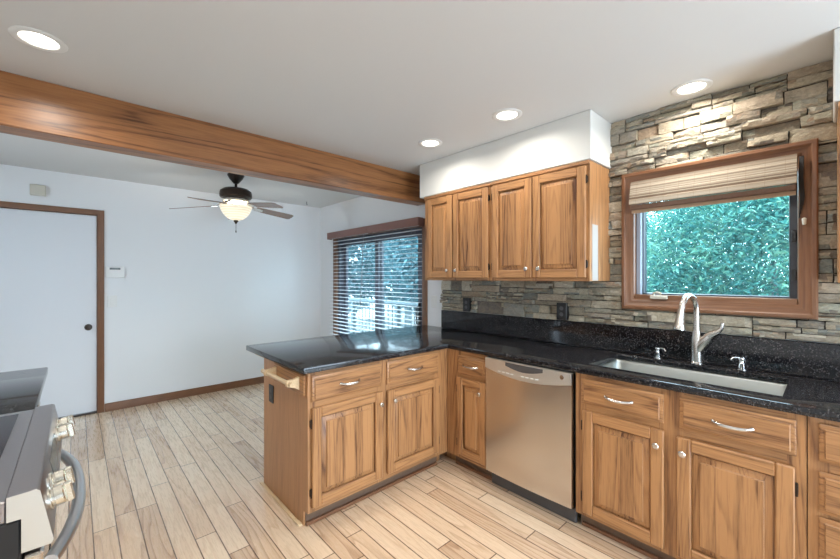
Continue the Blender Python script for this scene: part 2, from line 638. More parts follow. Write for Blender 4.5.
# far wall with the white door
b = B()
DY0, DY1, DZ = -0.66, 0.17, 2.065
b.box(XW - .15, XW, -1.85, DY0, 0, ZC)
b.box(XW - .15, XW, DY0, DY1, DZ, ZC)
b.box(XW - .15, XW, DY1, YN, 0, ZC)
structure(b.done('wall_west', 'wall'), 'plain white wall with the slab door and thermostat', 'wall')
b = B()
b.box(-2.95, 2.4, YS - .12, YS, 0, ZC)
b.box(-3.07, -2.95, -1.7, YS, 0, ZC)
b.box(XW, -3.65, -1.85, -1.7, 0, ZC); b.box(-3.15, -2.95, -1.85, -1.7, 0, ZC)
b.box(-3.65, -3.15, -1.85, -1.7, 0, 1.0); b.box(-3.65, -3.15, -1.85, -1.7, 2.0, ZC)  # unseen opening added here to bring daylight into the nook
structure(b.done('wall_south', 'wall'), 'white wall behind the range counter with an added nook opening', 'wall')
b = B()
b.box(2.3, 2.4, YS, 0.6, 0, ZC)
b.box(2.3, 2.4, 2.4, YN, 0, ZC)
b.box(2.3, 2.4, 0.6, 2.4, 2.0, ZC)  # opening added behind the camera to let daylight in
structure(b.done('wall_east', 'wall'), 'unseen white wall with a wide opening added for daylight', 'wall')

# beam between kitchen and nook
o = B().box(-2.977, -2.817, YS, 2.699, 2.178, ZC - .001, 0.004).done('ceiling_beam', ['beam'])
structure(o, 'long oak beam under the ceiling between kitchen and nook', 'ceiling beam')
# soffits
o = B().box(-2.565, -0.996, 2.352, 2.699, 2.146, ZC - .001, 0.004).done('ceiling_soffit', 'soffit')
structure(o, 'white boxed soffit above the four-door wall cabinets', 'soffit')
o = B().box(0.012, 2.29, 2.352, 2.699, 2.146, ZC - .001, 0.004).done('ceiling_soffit', 'soffit')
structure(o, 'white boxed soffit corner at the end of the stone wall', 'soffit')


# stacked stone veneer
def veneer():
    b = B()
    holes = [(-0.905, -0.05, 1.222, 2.066), (-2.49, -1.02, 1.42, 2.6), (0.03, 0.6, 1.42, 2.6)]
    rects = []
    z = 1.09
    while z < ZC - 0.005:
        h = random.uniform(0.085, 0.13)
        if ZC - (z + h) < 0.05:
            h = ZC - z
        x = -2.597
        def run(za, zb, x0, x1):
            xx = x0
            while xx < x1 - 1e-4:
                l = random.uniform(0.08, 0.30)
                if x1 - (xx + l) < 0.08:
                    l = x1 - xx
                rects.append((xx, xx + l, za, zb)); xx += l
        while x < 0.55:
            L = random.uniform(0.25, 0.6)
            if x + L > 0.5:
                L = 0.56 - x
            q = random.random()
            if q < 0.10:
                run(z, z + h, x, x + L)
            elif q < 0.66:
                m = z + h * random.uniform(0.38, 0.62)
                run(z, m, x, x + L); run(m, z + h, x, x + L)
            else:
                m1 = z + h * random.uniform(0.28, 0.36); m2 = z + h * random.uniform(0.62, 0.7)
                run(z, m1, x, x + L); run(m1, m2, x, x + L); run(m2, z + h, x, x + L)
            x += L
        z += h
    for hx0, hx1, hz0, hz1 in holes:
        out = []
        for (x0, x1, z0, z1) in rects:
            if x1 <= hx0 or x0 >= hx1 or z1 <= hz0 or z0 >= hz1:
                out.append((x0, x1, z0, z1)); continue
            zz0, zz1 = max(z0, hz0), min(z1, hz1)
            if z0 < hz0: out.append((x0, x1, z0, hz0))
            if z1 > hz1: out.append((x0, x1, hz1, z1))
            if x0 < hx0: out.append((x0, hx0, zz0, zz1))
            if x1 > hx1: out.append((hx1, x1, zz0, zz1))
        rects = [r for r in out if r[1] - r[0] > 0.004 and r[3] - r[2] > 0.003]
    bm = b.bm
    for (x0, x1, z0, z1) in rects:
        g = 0.0009
        x0 += g; x1 -= g; z0 += g; z1 -= g
        if x1 - x0 < 0.003 or z1 - z0 < 0.003:
            continue
        d = random.choice([0.008, 0.016, 0.024, 0.032, 0.040]) + random.uniform(-.004, .004)
        tx, tz = random.uniform(-.005, .005), random.uniform(-.004, .004)
        nx = max(2, min(12, int((x1 - x0) / 0.03) + 1)); nz = 3 if z1 - z0 > .02 else 2
        grid = []
        for j in range(nz + 1):
            rowv = []
            for i in range(nx + 1):
                u, v = i / nx, j / nz
                edge = (i in (0, nx)) or (j in (0, nz))
                dd = d + tx * (2 * u - 1) + tz * (2 * v - 1) + random.uniform(-.006, .006) - (0.004 if edge else 0)
                jx = 0 if i in (0, nx) else random.uniform(-.005, .005)
                jz = 0
                if j in (0, nz):
                    jz = (1 if j == 0 else -1) * random.uniform(0, .0028)
                if i in (0, nx):
                    jx = (1 if i == 0 else -1) * random.uniform(0, .003)
                rowv.append(bm.verts.new((x0 + u * (x1 - x0) + jx, YN - 0.008 - max(dd, .003), z0 + v * (z1 - z0) + jz)))
            grid.append(rowv)
        for j in range(nz):
            for i in range(nx):
                bm.faces.new([grid[j][i], grid[j][i + 1], grid[j + 1][i + 1], grid[j + 1][i]])
        per = [grid[0][i] for i in range(nx + 1)] + [grid[j][nx] for j in range(1, nz + 1)] + \
              [grid[nz][i] for i in range(nx - 1, -1, -1)] + [grid[j][0] for j in range(nz - 1, 0, -1)]
        back = [bm.verts.new((v.co.x, YN - 0.004, v.co.z)) for v in per]
        n = len(per)
        for i in range(n):
            bm.faces.new([per[(i + 1) % n], per[i], back[i], back[(i + 1) % n]])
    for f in bm.faces:
        f.material_index = 0
    b.box(-2.595, WX0, YN - .006, YN - .0005, 1.09, ZC - .002, mat=1)
    b.box(WX1, 0.55, YN - .006, YN - .0005, 1.09, ZC - .002, mat=1)
    b.box(WX0, WX1, YN - .006, YN - .0005, 1.09, WZ0, mat=1)
    b.box(WX0, WX1, YN - .006, YN - .0005, WZ1, ZC - .002, mat=1)
    return b.done('wall_stone', ['stone', 'grout'], ang=20)


structure(veneer(), 'stacked ledger stone facing around the sink window', 'stone wall')

# ------------------------------------------------------------------ white door in the far wall
d = thing('door_1', 'flat white slab door in a reddish wood casing', 'door', (XW, 0, 0), PI / 2, kind='structure')
# local x -> world Y, local -y -> world +X
B().box(DY0 + .012, DY1 - .012, 0.015, 0.055, 0.022, DZ - .012, 0.003).done('door_slab', 'door_paint', d)
b = B()
cas = [(0, 0.0), (0, -0.014), (0.006, -0.019), (0.030, -0.016), (0.050, -0.012), (0.054, -0.006), (0.054, 0.06)]
b.ring(DY0 - .05, 0.218, 0.0, 2.112, cas, mats=(0, 1), cap=False, legs_only=True)
b.box(DY0 + .001, DY0 + .04, 0.056, 0.10, 0, DZ, mat=1); b.box(DY1 - .04, DY1 - .001, 0.056, 0.10, 0, DZ, mat=1); b.box(DY0 + .04, DY1 - .04, 0.056, 0.10, DZ - .04, DZ - .001, mat=0)
b.box(DY0 + .003, DY0 + .015, -0.005, 0.012, 0, DZ, mat=1); b.box(DY1 - .010, DY1 - .002, -.004, 0.012, 0, DZ, mat=1)
b.done('door_casing', ['casing_h', 'casing_v'], d)
B().box(DY0, DY1, -.002, .10, 0.0, 0.018).done('threshold', 'bronze', d)
kb = B().lathe([(0.0, 0.0), (0.030, 0.0), (0.031, 0.006), (0.013, 0.010), (0.012, 0.030), (0.024, 0.040), (0.030, 0.052), (0.026, 0.064), (0.0, 0.069)],
               (0.092, 0.015, 0.90), (0, -1, 0), 20).done('door_knob', 'bronze', d)
kb['label'] = 'dark bronze round knob'
for z in (0.25, 1.05, 1.85):
    B().tube([(DY0 + .011, 0.008, z - .045), (DY0 + .011, 0.008, z + .045)], 0.007, 8).done('hinge', 'bronze', d)

# baseboards
b = B().box(0.22, YN - .002, -0.014, -.0005, 0, 0.085, 0.004).box(0.22, YN - .002, -0.024, -.014, 0, 0.018, 0.004)
o = b.done('baseboard_west', 'casing_h'); o.location = (XW, 0, 0); o.rotation_euler = (0, 0, PI / 2)
structure(o, 'reddish wood baseboard along the white door wall', 'baseboard')
b = B().box(XW + .015, -4.84, YN - 0.014, YN - .0005, 0, 0.085, 0.004)
structure(b.done('baseboard_north', 'casing_h'), 'short wood baseboard between the corner and patio door', 'baseboard')

# ------------------------------------------------------------------ sliding patio door
d = thing('door_2', 'dark framed sliding glass patio door behind blinds', 'door', (0, 0, 0), kind='structure')
b = B()
b.ring(SX0 - .075, -2.819, 0.0, SZ + .055, [(0, YN - .0005), (0, YN - .014), (0.006, YN - .019), (0.07, YN - .012), (0.079, YN - .006), (0.079, YN + .05)], mats=(0, 1), cap=False, legs_only=True)
b.done('door_casing', ['casing_h', 'casing_v'], d)
b = B()
x0, x1 = SX0 + .003, SX1 - .003
b.box(x0, x0 + .04, YN + .02, YN + .14, 0, SZ - .004, 0.003); b.box(x1 - .04, x1, YN + .02, YN + .14, 0, SZ - .004, 0.003)
b.box(x0 + .04, x1 - .04, YN + .02, YN + .14, SZ - .05, SZ - .004); b.box(x0 + .04, x1 - .04, YN + .02, YN + .14, 0, 0.03)
b.done('outer_frame', 'slider', d)
xm = -3.77
def slider_panel(px0, px1, y):
    b = B(); w = 0.065
    b.box(px0, px0 + w, y, y + .04, 0.032, SZ - .052, 0.003); b.box(px1 - w, px1, y, y + .04, 0.032, SZ - .052, 0.003)
    b.box(px0 + w, px1 - w, y, y + .04, SZ - .117, SZ - .052); b.box(px0 + w, px1 - w, y, y + .04, 0.032, 0.12)
    p = b.done('door_panel', 'slider', d)
    B().box(px0 + w - .004, px1 - w + .004, y + .016, y + .022, 0.118, SZ - .115).done('glass_pane', 'glass', p)
    return p
slider_panel(x0 + .042, xm + .035, YN + .085)
p = slider_panel(xm - .035, x1 - .042, YN + .035)
b = B().box(-2.985, -2.965, YN + .012, YN + .034, 0.86, 1.14, 0.004)
b.tube([(-2.975, YN + .016, 0.9), (-2.975, YN - .012, 0.92), (-2.975, YN - .015, 1.0), (-2.975, YN - .012, 1.08), (-2.975, YN + .016, 1.1)], 0.009, 8)
b.done('door_handle', 'black', p)


# blinds, one for each door panel
def blind(x0, x1, label, wand_x, cords):
    t = thing('horizontal_blind', label, 'blind', (0, 0, 0), group='blinds over the patio door')
    yf, yb = 2.592, 2.672
    b = B().box(x0, x1, yf, yf + .012, 1.945, 2.035, 0.003)
    b.box(x0, x0 + .010, yf + .013, yb, 1.945, 2.035, 0.002); b.box(x1 - .010, x1, yf + .013, yb, 1.945, 2.035, 0.002)
    b.done('valance', 'valance', t)
    B().box(x0 + .012, x1 - .012, yf + .02, yb - .004, 1.985, 2.03, 0.002).done('headrail', 'slat', t)
    b = B()
    z = 1.955
    yc = 2.640
    while z > 0.10:
        a = math.radians(1.5)
        pts = []
        for k in range(5):
            u = -0.025 + 0.05 * k / 4
            pts.append((yc + u * math.cos(a), z + u * math.sin(a) + 0.002 * (1 - (u / .025) ** 2)))
        top = [(p[0], p[1] + .0014) for p in pts]; bot = [(p[0], p[1] - .0014) for p in pts]
        b.prism(top + bot[::-1], 0, x0 + .018, x1 - .018)
        z -= 0.0475
    b.done('slats', 'slat', t, ang=50)
    B().box(x0 + .018, x1 - .018, yc - .024, yc + .024, 0.055, 0.075, 0.003).done('bottom_rail', 'slat', t)
    for cx in cords:
        b = B()
        for yy in (yc - .0265, yc + .0265):
            b.tube([(cx, yy, 0.07), (cx, yy, 1.985)], 0.0014, 5)
        b.done('ladder_cord', 'cord', t)
    if wand_x:
        B().tube([(wand_x, yc - .035, 1.94), (wand_x - .03, yc - .045, 1.35), (wand_x - .055, yc - .05, 1.02)], 0.0045, 6).done('tilt_wand', 'cord', t)
    return t


blind(-4.745, -3.763, 'white slat blind with brown valance over the patio door panel beside the corner', -3.86, (-4.6, -4.25, -3.90))
blind(-3.757, -2.85, 'white slat blind with brown valance over the patio door panel beside the cabinets', None, (-3.62, -3.3, -2.98))

# ------------------------------------------------------------------ sink window
w = thing('window_1', 'wood cased picture window over the sink', 'window', (0, 0, 0), kind='structure')
b = B()
prof = [(0, YN - .002), (0, YN - .050), (0.006, YN - .058), (0.020, YN - .060), (0.030, YN - .050), (0.052, YN - .046), (0.060, YN - .038), (0.068, YN - .036), (0.072, YN - .028), (0.072, YN + .10)]
b.ring(-0.923, -0.036, 1.203, 2.083, prof, mats=(0, 1), cap=False)
b.done('window_casing', ['casing_h', 'casing_v'], w)
b = B()
b.ring(-0.850, -0.109, 1.276, 2.010, [(0, YN + .045), (0.002, YN + .040), (0.030, YN + .040), (0.034, YN + .050), (0.034, YN + .09)], cap=False)
sa = b.done('window_sash', 'sash', w)
B().box(-0.818, -0.141, YN + .058, YN + .064, 1.308, 1.978).done('glass_pane', 'glass', sa)
B().box(-0.851, -0.108, YN - .034, YN + .0385, 1.268, 1.299, .003).done('window_stool', 'casing_h', w)
b = B().box(-0.8499, -0.826, YN + .0, YN + .039, 1.2995, 2.010, 0.002)
b.done('jamb_liner', 'alu', w)
b = B()
b.box(-0.755, -0.665, YN - .062, YN - .0345, 1.276, 1.296, 0.003)
b.tube([(-0.735, YN - .05, 1.296), (-0.735, YN - .055, 1.312), (-0.715, YN - .066, 1.318), (-0.690, YN - .072, 1.310)], 0.006, 8)
c = b.done('crank_handle', 'beige_p', w); c['label'] = 'pale folding crank'
for z in (1.42, 1.62):
    B().box(-0.132, -0.113, YN + .018, YN + .039, z - .03, z + .03, 0.003).done('sash_lock', 'black', w)

# roman shade, drawn up
t = thing('roman_shade', 'woven bamboo roman shade drawn up in the sink window', 'shade', (0, 0, 0))
b = B()
x0, x1 = -0.862, -0.108
prof = [(YN - .062, 2.022), (YN - .068, 2.020), (YN - .073, 1.985), (YN - .078, 1.982), (YN - .082, 1.945), (YN - .088, 1.942), (YN - .091, 1.905), (YN - .097, 1.902), (YN - .099, 1.872),
        (YN - .092, 1.868), (YN - .068, 1.90), (YN - .062, 1.95)]
b.prism(prof, 0, x0, x1)
b.done('shade_folds', 'woven', t, ang=20)
B().box(x0 + .002, x1 - .002, YN - .089, YN - .064, 1.838, 1.868, 0.004).done('shade_hem', 'hem', t)
B().box(x0 + .004, x1 - .004, YN - .0635, YN - .059, 1.818, 1.845, 0.001).done('lining_edge', 'hem_l', t)
b = B()
for k in range(4):
    xx = -0.098 + 0.004 * k
    b.tube([(xx, YN - .066, 2.005), (xx - .002, YN - .075, 1.9), (xx + .003, YN - .070, 1.80), (xx - .002, YN - .068, 1.70 + .02 * k)], 0.003, 6)
b.done('pull_cords', 'black', t)
B().lathe([(0, 0), (0.007, .004), (0.009, .03), (0.004, .036), (0, .037)], (-0.083, YN - .068, 1.665), (0, 0, 1), 10).done('cord_tassel', 'beige_p', t)


# ------------------------------------------------------------------ cabinetry (local frame: x along, -y towards the room, z up)
def add_knob(door, x, z, y=-0.0233):
    o = B().lathe([(0.0, 0), (0.007, 0), (0.006, 0.010), (0.010, 0.015), (0.0155, 0.019), (0.0155, 0.024), (0.011, 0.028), (0.0, 0.029)], (x, y, z), (0, -1, 0), 16).done('knob', 'nickel', door)
    return o


def add_hinge(door, x, z, y=-0.010):
    b = B().tube([(x, y - .004, z - .026), (x, y - .004, z + .026)], 0.0045, 8)
    b.box(x - .005, x + .005, y - .004, y + .008, z - .018, z + .018)
    b.done('hinge', 'bronze', door)


def add_door(t, x0, x1, z0, z1, knob=None, hinge=None, fw=0.056):
    b = B()
    b.box(x0, x0 + fw, -.0235, -.0035, z0, z1, .0045, mat=0)
    b.box(x1 - fw, x1, -.0235, -.0035, z0, z1, .0045, mat=0)
    b.box(x0 + fw, x1 - fw, -.0228, -.0035, z1 - fw, z1, .004, mat=1)
    b.box(x0 + fw, x1 - fw, -.0228, -.0035, z0, z0 + fw, .004, mat=1)
    o = b.done('door', ['oak_v', 'oak_h'], t)
    b = B()
    b.ring(x0 + fw - .002, x1 - fw + .002, z0 + fw - .002, z1 - fw + .002,
           [(0, -.002), (0.009, -.002), (0.0095, -.0065), (0.034, -.0145), (0.0345, -.0215), (0.037, -.0235)], mats=(0, 0), cap=True, capmat=0)
    b.done('panel', ['oak_p'], o)
    if knob:
        add_knob(o, *knob)
    if hinge:
        hx = x0 - .004 if hinge == 'a' else x1 + .004
        add_hinge(o, hx, z0 + .085); add_hinge(o, hx, z1 - .085)
    return o


def add_pull(dr, x, z, w=0.128, y=-0.0213):
    pts, R = [], []
    for k in range(13):
        u = k / 12
        a = (u - .5) * 2
        pts.append((x + a * w / 2, y - 0.004 - 0.024 * (1 - a ** 4) , z - .006 * (1 - a * a)))
        R.append(0.0055 + 0.0030 * (1 - a * a) + (0.003 if k in (0, 12) else 0))
    b = B().tube(pts, R, 10)
    for s in (-1, 1):
        b.lathe([(0, 0), (0.0085, 0), (0.0075, .006), (0.0, .008)], (x + s * w / 2, y, z), (0, -1, 0), 12)
    b.done('pull', 'nickel', dr)


def add_drawer(t, x0, x1, z0, z1, pull=True):
    b = B().ring(x0, x1, z0, z1, [(0.006, -.0005), (0, -.003), (0, -.010), (0.004, -.013), (0.015, -.0155), (0.0155, -.0190), (0.018, -.0215)], mats=(0, 0), cap=True)
    o = b.done('drawer', ['oak_h'], t)
    if pull:
        add_pull(o, (x0 + x1) / 2, (z0 + z1) / 2 + .002)
    return o


def face_frame(t, w, z0, z1, stiles, rails, x_from=0.0):
    """stiles: list of (x0, x1); rails: list of (z0, z1) spanning between the outer stiles"""
    b = B()
    for a, c in stiles:
        b.box(a, c, 0.0, 0.019, z0, z1, 0.0, mat=0)
    inner = sorted(stiles)
    for (za, zb) in rails:
        for (s0, s1) in zip(inner, inner[1:]):
            b.box(s0[1], s1[0], 0.0005, 0.019, za, zb, mat=1)
    return b.done('face_frame', ['oak_v', 'oak_h'], t)


ZK, ZT = 0.092, 0.876
def base_body(t, x0, x1, depth, mat='oak_v'):
    b = B()
    prof = [(0.0195, ZK), (0.080, ZK), (0.080, 0.0), (depth, 0.0), (depth, ZT), (0.0195, ZT)]
    b.prism(prof, 0, x0, x1)
    return b.done('body', mat, t)


XP, YE, YF = -1.953, 0.949, 2.075
# --- peninsula cabinet
t = thing('base_cabinet', 'oak peninsula cabinet with two drawers and two doors', 'cabinet', (XP, YE, 0), PI / 2, 'oak base cabinets')
PW = YF - YE - .001
base_body(t, 0.013, PW, 0.655)
prof = [(0.0, ZK), (0.055, ZK), (0.055, 0.0), (0.658, 0.0), (0.658, ZT), (0.0, ZT)]
B().prism(prof, 0, 0.0, 0.0125, bev=.001).done('end_panel', 'oak_side', t)
face_frame(t, PW, ZK, ZT, [(0.013, 0.045), (0.470, 0.575), (0.985, PW)], [(ZT - .04, ZT), (0.665, 0.735), (ZK, ZK + .055)])
add_drawer(t, 0.018, 0.500, 0.712, 0.858)
add_drawer(t, 0.545, 1.018, 0.712, 0.858)
add_door(t, 0.018, 0.503, 0.124, 0.678, (0.480, 0.603), 'a')
add_door(t, 0.545, 1.018, 0.128, 0.672, (0.590, 0.603), 'b')
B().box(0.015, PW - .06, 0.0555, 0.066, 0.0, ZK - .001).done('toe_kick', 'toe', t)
B().box(0.012, PW - .07, 0.036, 0.055, 0.0, 0.020, .003).done('shoe_strip', 'casing_h', t)
B().box(0.010, PW, 0.659, 0.855, 0.850, 0.8775, .003).done('overhang_support', 'pale_wood', t)

# --- corner cabinet with the narrow door
t = thing('base_cabinet', 'narrow oak base cabinet between the peninsula and dishwasher', 'cabinet', (XP, YF, 0), 0, 'oak base cabinets')
NW = 0.379
base_body(t, -0.655, NW, 0.618)
face_frame(t, NW, ZK, ZT, [(0.001, 0.140), (0.350, NW)], [(ZT - .04, ZT), (0.665, 0.735), (ZK, ZK + .055)])
add_drawer(t, 0.117, 0.370, 0.715, 0.842)
add_door(t, 0.117, 0.375, 0.124, 0.685, (0.333, 0.607), 'a', fw=0.05)
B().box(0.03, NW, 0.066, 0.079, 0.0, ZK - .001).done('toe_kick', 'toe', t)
B().box(0.04, NW, 0.048, 0.066, 0.0, 0.022, .003).done('shoe_strip', 'casing_h', t)

# --- sink base
SBX = -0.963
t = thing('base_cabinet', 'oak sink base cabinet with two doors below the steel sink', 'cabinet', (SBX, YF, 0), 0, 'oak base cabinets')
SW = 0.905
b = B()   # open-topped carcase that the sink bowl hangs into
b.box(0.001, 0.018, 0.0195, 0.618, ZK, ZT); b.box(SW - .018, SW - .001, 0.0195, 0.618, ZK, ZT)
b.box(0.018, SW - .018, 0.0195, 0.618, ZK, ZK + .018); b.box(0.018, SW - .018, 0.606, 0.618, ZK + .018, ZT)
b.box(0.001, SW - .001, 0.080, 0.618, 0.0, ZK - .0005)
b.done('body', 'oak_v', t)
face_frame(t, SW, ZK, ZT, [(0.001, 0.060), (0.410, 0.510), (0.850, SW - .001)], [(ZT - .04, ZT), (0.665, 0.735), (ZK, ZK + .055)])
add_drawer(t, 0.037, 0.430, 0.712, 0.850)
add_drawer(t, 0.494, 0.876, 0.712, 0.850)
add_door(t, 0.045, 0.433, 0.118, 0.680, (0.405, 0.607), 'a')
add_door(t, 0.484, 0.873, 0.118, 0.670, (0.510, 0.604), 'b')
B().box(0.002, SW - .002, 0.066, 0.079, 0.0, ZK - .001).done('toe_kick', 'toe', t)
B().box(0.01, 0.42, 0.048, 0.066, 0.0, 0.020, .003).done('shoe_strip', 'casing_h', t)

# --- drawer stack at the frame edge
t = thing('base_cabinet', 'oak base cabinet with a stack of four drawers beside the sink base', 'cabinet', (-0.057, YF, 0), 0, 'oak base cabinets')
base_body(t, 0.001, 0.46, 0.618)
face_frame(t, 0.46, ZK, ZT, [(0.001, 0.06), (0.40, 0.459)], [(ZT - .04, ZT), (0.66, 0.73), (0.50, 0.54), (0.31, 0.35), (ZK, ZK + .055)])
for za, zb in ((0.716, 0.856), (0.524, 0.677), (0.335, 0.507), (0.125, 0.318)):
    add_drawer(t, 0.030, 0.43, za, zb)
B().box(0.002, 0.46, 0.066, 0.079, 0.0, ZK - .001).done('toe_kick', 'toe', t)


# --- wall cabinets
def wall_cabinet(label, x0, doors, w, side_strip=False, depth=.329):
    t = thing('wall_cabinet', label, 'cabinet', (x0, 2.367, 1.385), 0, 'oak wall cabinets')
    H = 0.759
    B().box(0.001, w - .001, 0.0195, depth - .0, 0.0, H, 0.001).done('body', 'oak_v', t)
    if side_strip:
        o = B().box(w - .001, w + .0004, 0.035, 0.12, 0.004, 0.36).done('pale_side_strip', 'pale_strip', t)  # paler strip on the lower part of the cabinet side
        o['label'] = 'pale strip on the cabinet side'
    st = [(0.001, 0.04)] + ([(doors[0][1] - .02, doors[1][0] + .02)] if len(doors) == 2 else []) + [(w - .04, w - .001)]
    face_frame(t, w, 0.0, H, st, [(0.0, 0.05), (H - .06, H)])
    b = B().box(0.0, w, -.016, -.0005, H - .026, H - .001, .004)
    b.done('top_moulding', 'oak_h', t)
    for (a, c, kx, hg) in doors:
        add_door(t, a, c, 0.022, H - .034, (kx, 0.084), hg)
    return t


wall_cabinet('pair of oak wall cabinet doors nearer the patio door', -2.507, [(0.047, 0.349, 0.310, None), (0.364, 0.727, 0.407, 'b')], 0.752)
wall_cabinet('pair of oak wall cabinet doors beside the sink window', -1.754, [(0.013, 0.350, 0.318, 'a'), (0.358, 0.727, 0.411, 'b')], 0.746, True)
wall_cabinet('single oak wall cabinet glimpsed past the stone wall', 0.024, [(0.02, 0.43, 0.38, None)], 0.45, depth=.329)

# ------------------------------------------------------------------ granite worktops
def slab(name, xs, ys, inside, z0, z1, bev=0.006):
    b = B(); bm = b.bm
    vs = {}
    def V(i, j):
        if (i, j) not in vs:
            vs[(i, j)] = bm.verts.new((xs[i], ys[j], z0))
        return vs[(i, j)]
    for i in range(len(xs) - 1):
        for j in range(len(ys) - 1):
            if inside((xs[i] + xs[i + 1]) / 2, (ys[j] + ys[j + 1]) / 2):
                bm.faces.new([V(i, j), V(i + 1, j), V(i + 1, j + 1), V(i, j + 1)])
    r = bmesh.ops.extrude_face_region(bm, geom=list(bm.faces))
    for v in [g for g in r['geom'] if isinstance(g, bmesh.types.BMVert)]:
        v.co.z = z1
    bmesh.ops.recalc_face_normals(bm, faces=bm.faces)
    bmesh.ops.dissolve_limit(bm, angle_limit=0.01, verts=bm.verts, edges=bm.edges)
    es = [e for e in bm.edges if len(e.link_faces) == 2 and e.calc_face_angle() > 1]
    if bev:
        bmesh.ops.bevel(bm, geom=es, offset=bev, segments=2, affect='EDGES', profile=0.6)
    return b


KX0, KX1, KY0, KY1 = -0.935, -0.133, 2.172, 2.598
PXB = -2.872
xs = [PXB, -1.928, KX0, KX1, 0.62]
ys = [0.914, 2.05, KY0, KY1, 2.6985]
def ins(x, y):
    if x < -1.928:
        return True
    if y < 2.05:
        return False
    return not (KX0 < x < KX1 and KY0 < y < KY1)
b = slab('worktop', xs, ys, ins, 0.8785, 0.914)
o = tag(b.done('granite_worktop', 'granite'), 'polished black granite worktop turning from the sink onto the peninsula', 'worktop')
o = tag(B().box(-2.597, -1.567, 2.672, 2.694, 0.9145, 1.088, .003).done('granite_backsplash', 'granite'), 'black granite backsplash strip below the four-door wall cabinets', 'backsplash', 'granite backsplash strips')
o = tag(B().box(-1.565, 0.62, 2.672, 2.694, 0.9145, 1.088, .003).done('granite_backsplash', 'granite'), 'black granite backsplash strip behind the faucet and sink', 'backsplash', 'granite backsplash strips')

# ------------------------------------------------------------------ sink, faucet, dispensers
t = thing('kitchen_sink', 'stainless steel undermount sink bowl set into black granite', 'sink', (0, 0, 0))
b = B(); bm = b.bm
def loop(ins_, z, r, n=6):
    x0, x1, y0, y1 = KX0 - .004 + ins_, KX1 + .004 - ins_, KY0 - .004 + ins_, KY1 + .004 - ins_
    L = []
    for cx, cy, a0 in ((x1 - r, y1 - r, 0), (x0 + r, y1 - r, PI / 2), (x0 + r, y0 + r, PI), (x1 - r, y0 + r, 1.5 * PI)):
        for k in range(n + 1):
            a = a0 + k / n * PI / 2
            L.append(bm.verts.new((cx + r * math.cos(a), cy + r * math.sin(a), z)))
    return L
Ls = [loop(-.012, 0.8775, .03), loop(0.0, 0.8775, .03), loop(0.004, 0.870, .03), loop(0.010, 0.72, .035), loop(0.018, 0.695, .045), loop(0.045, 0.685, .05)]
for a, c in zip(Ls, Ls[1:]):
    n = len(a)
    for k in range(n):
        bm.faces.new([a[k], a[(k + 1) % n], c[(k + 1) % n], c[k]])
bm.faces.new(Ls[-1])
bmesh.ops.recalc_face_normals(bm, faces=bm.faces)
bmesh.ops.reverse_faces(bm, faces=bm.faces)
b.done('bowl', 'sink_steel', t, ang=60)
B().lathe([(0.0, 0.002), (0.03, 0.002), (0.042, 0.004), (0.045, 0.0)], (-0.53, 2.40, 0.6855)).done('drain', 'chrome', t)

FX, FY = -0.516, 2.637
t = thing('faucet', 'brushed nickel gooseneck kitchen faucet with a side lever', 'faucet', (FX, FY, 0.9143), math.radians(-11))
b = B().lathe([(0, 0), (0.032, 0), (0.032, 0.006), (0.027, 0.012), (0.026, 0.05), (0.0265, 0.10), (0.025, 0.14), (0.021, 0.18), (0.017, 0.20), (0.0, 0.201)], seg=24)
b.done('faucet_body', 'nickel', t)
pts = [(0, 0, 0.19), (0, 0, 0.24), (0, 0, 0.295)]
R = [0.018, 0.0165, 0.0155]
for k in range(1, 13):
    a = PI * k / 13
    pts.append((0, -0.088 + 0.088 * math.cos(a), 0.295 + 0.098 * math.sin(a)))
    R.append(0.0152)
pts += [(0, -0.181, 0.30)]
R += [0.0155]
B().tube(pts, R, 16).done('spout', 'nickel', t)
d1 = Vector((0, -0.18, 0.318)); d2 = Vector((0, -0.207, 0.205))
B().tube([d1, d1.lerp(d2, .1), d1.lerp(d2, .4), d1.lerp(d2, .7), d1.lerp(d2, .93), d2], [0.017, 0.0185, 0.020, 0.0255, 0.0305, 0.029], 18).done('spray_head', 'nickel', t)
b = B().tube([(0.0, 0, 0.06), (0.022, 0, 0.105), (0.045, 0, 0.140), (0.06, 0, 0.165)], [0.020, 0.027, 0.026, 0.021], 16)
b.tube([(0.052, 0, 0.158), (0.078, 0, 0.180), (0.105, 0, 0.196), (0.119, 0, 0.215), (0.124, 0, 0.245)], [0.021, 0.018, 0.013, 0.0105, 0.0085], 12)
b.done('lever_handle', 'nickel', t)


def dispenser(x, label, ang):
    t = thing('soap_dispenser', label, 'soap dispenser', (x, FY, 0.9143), ang, 'chrome dispensers by the faucet')
    B().lathe([(0, 0), (0.021, 0), (0.021, .004), (0.015, .008), (0.0145, .032), (0.010, .036), (0.009, .046), (0, .0465)], seg=18).done('dispenser_base', 'chrome', t)
    b = B().lathe([(0, 0.046), (0.013, .046), (0.0145, .053), (0.013, .064), (0.006, .068), (0, .069)], seg=16)
    b.tube([(0, 0, 0.058), (0, -0.022, 0.064), (0, -0.042, 0.062), (0, -0.052, 0.050)], [0.0065, 0.006, 0.0055, 0.005], 10)
    b.done('pump_nozzle', 'chrome', t)


dispenser(-0.712, 'small chrome soap pump behind the sink, away from the faucet lever', 1.2)
dispenser(-0.318, 'small chrome soap pump behind the sink, on the faucet lever side', -0.9)

# ------------------------------------------------------------------ dishwasher
DX0, DX1 = -1.569, -0.969
t = thing('dishwasher', 'stainless steel dishwasher built in below the granite worktop', 'dishwasher', (DX0, YF, 0))
DW = DX1 - DX0
B().box(0.006, DW - .006, 0.0, 0.57, 0.098, 0.862).done('tub_body', 'black', t)
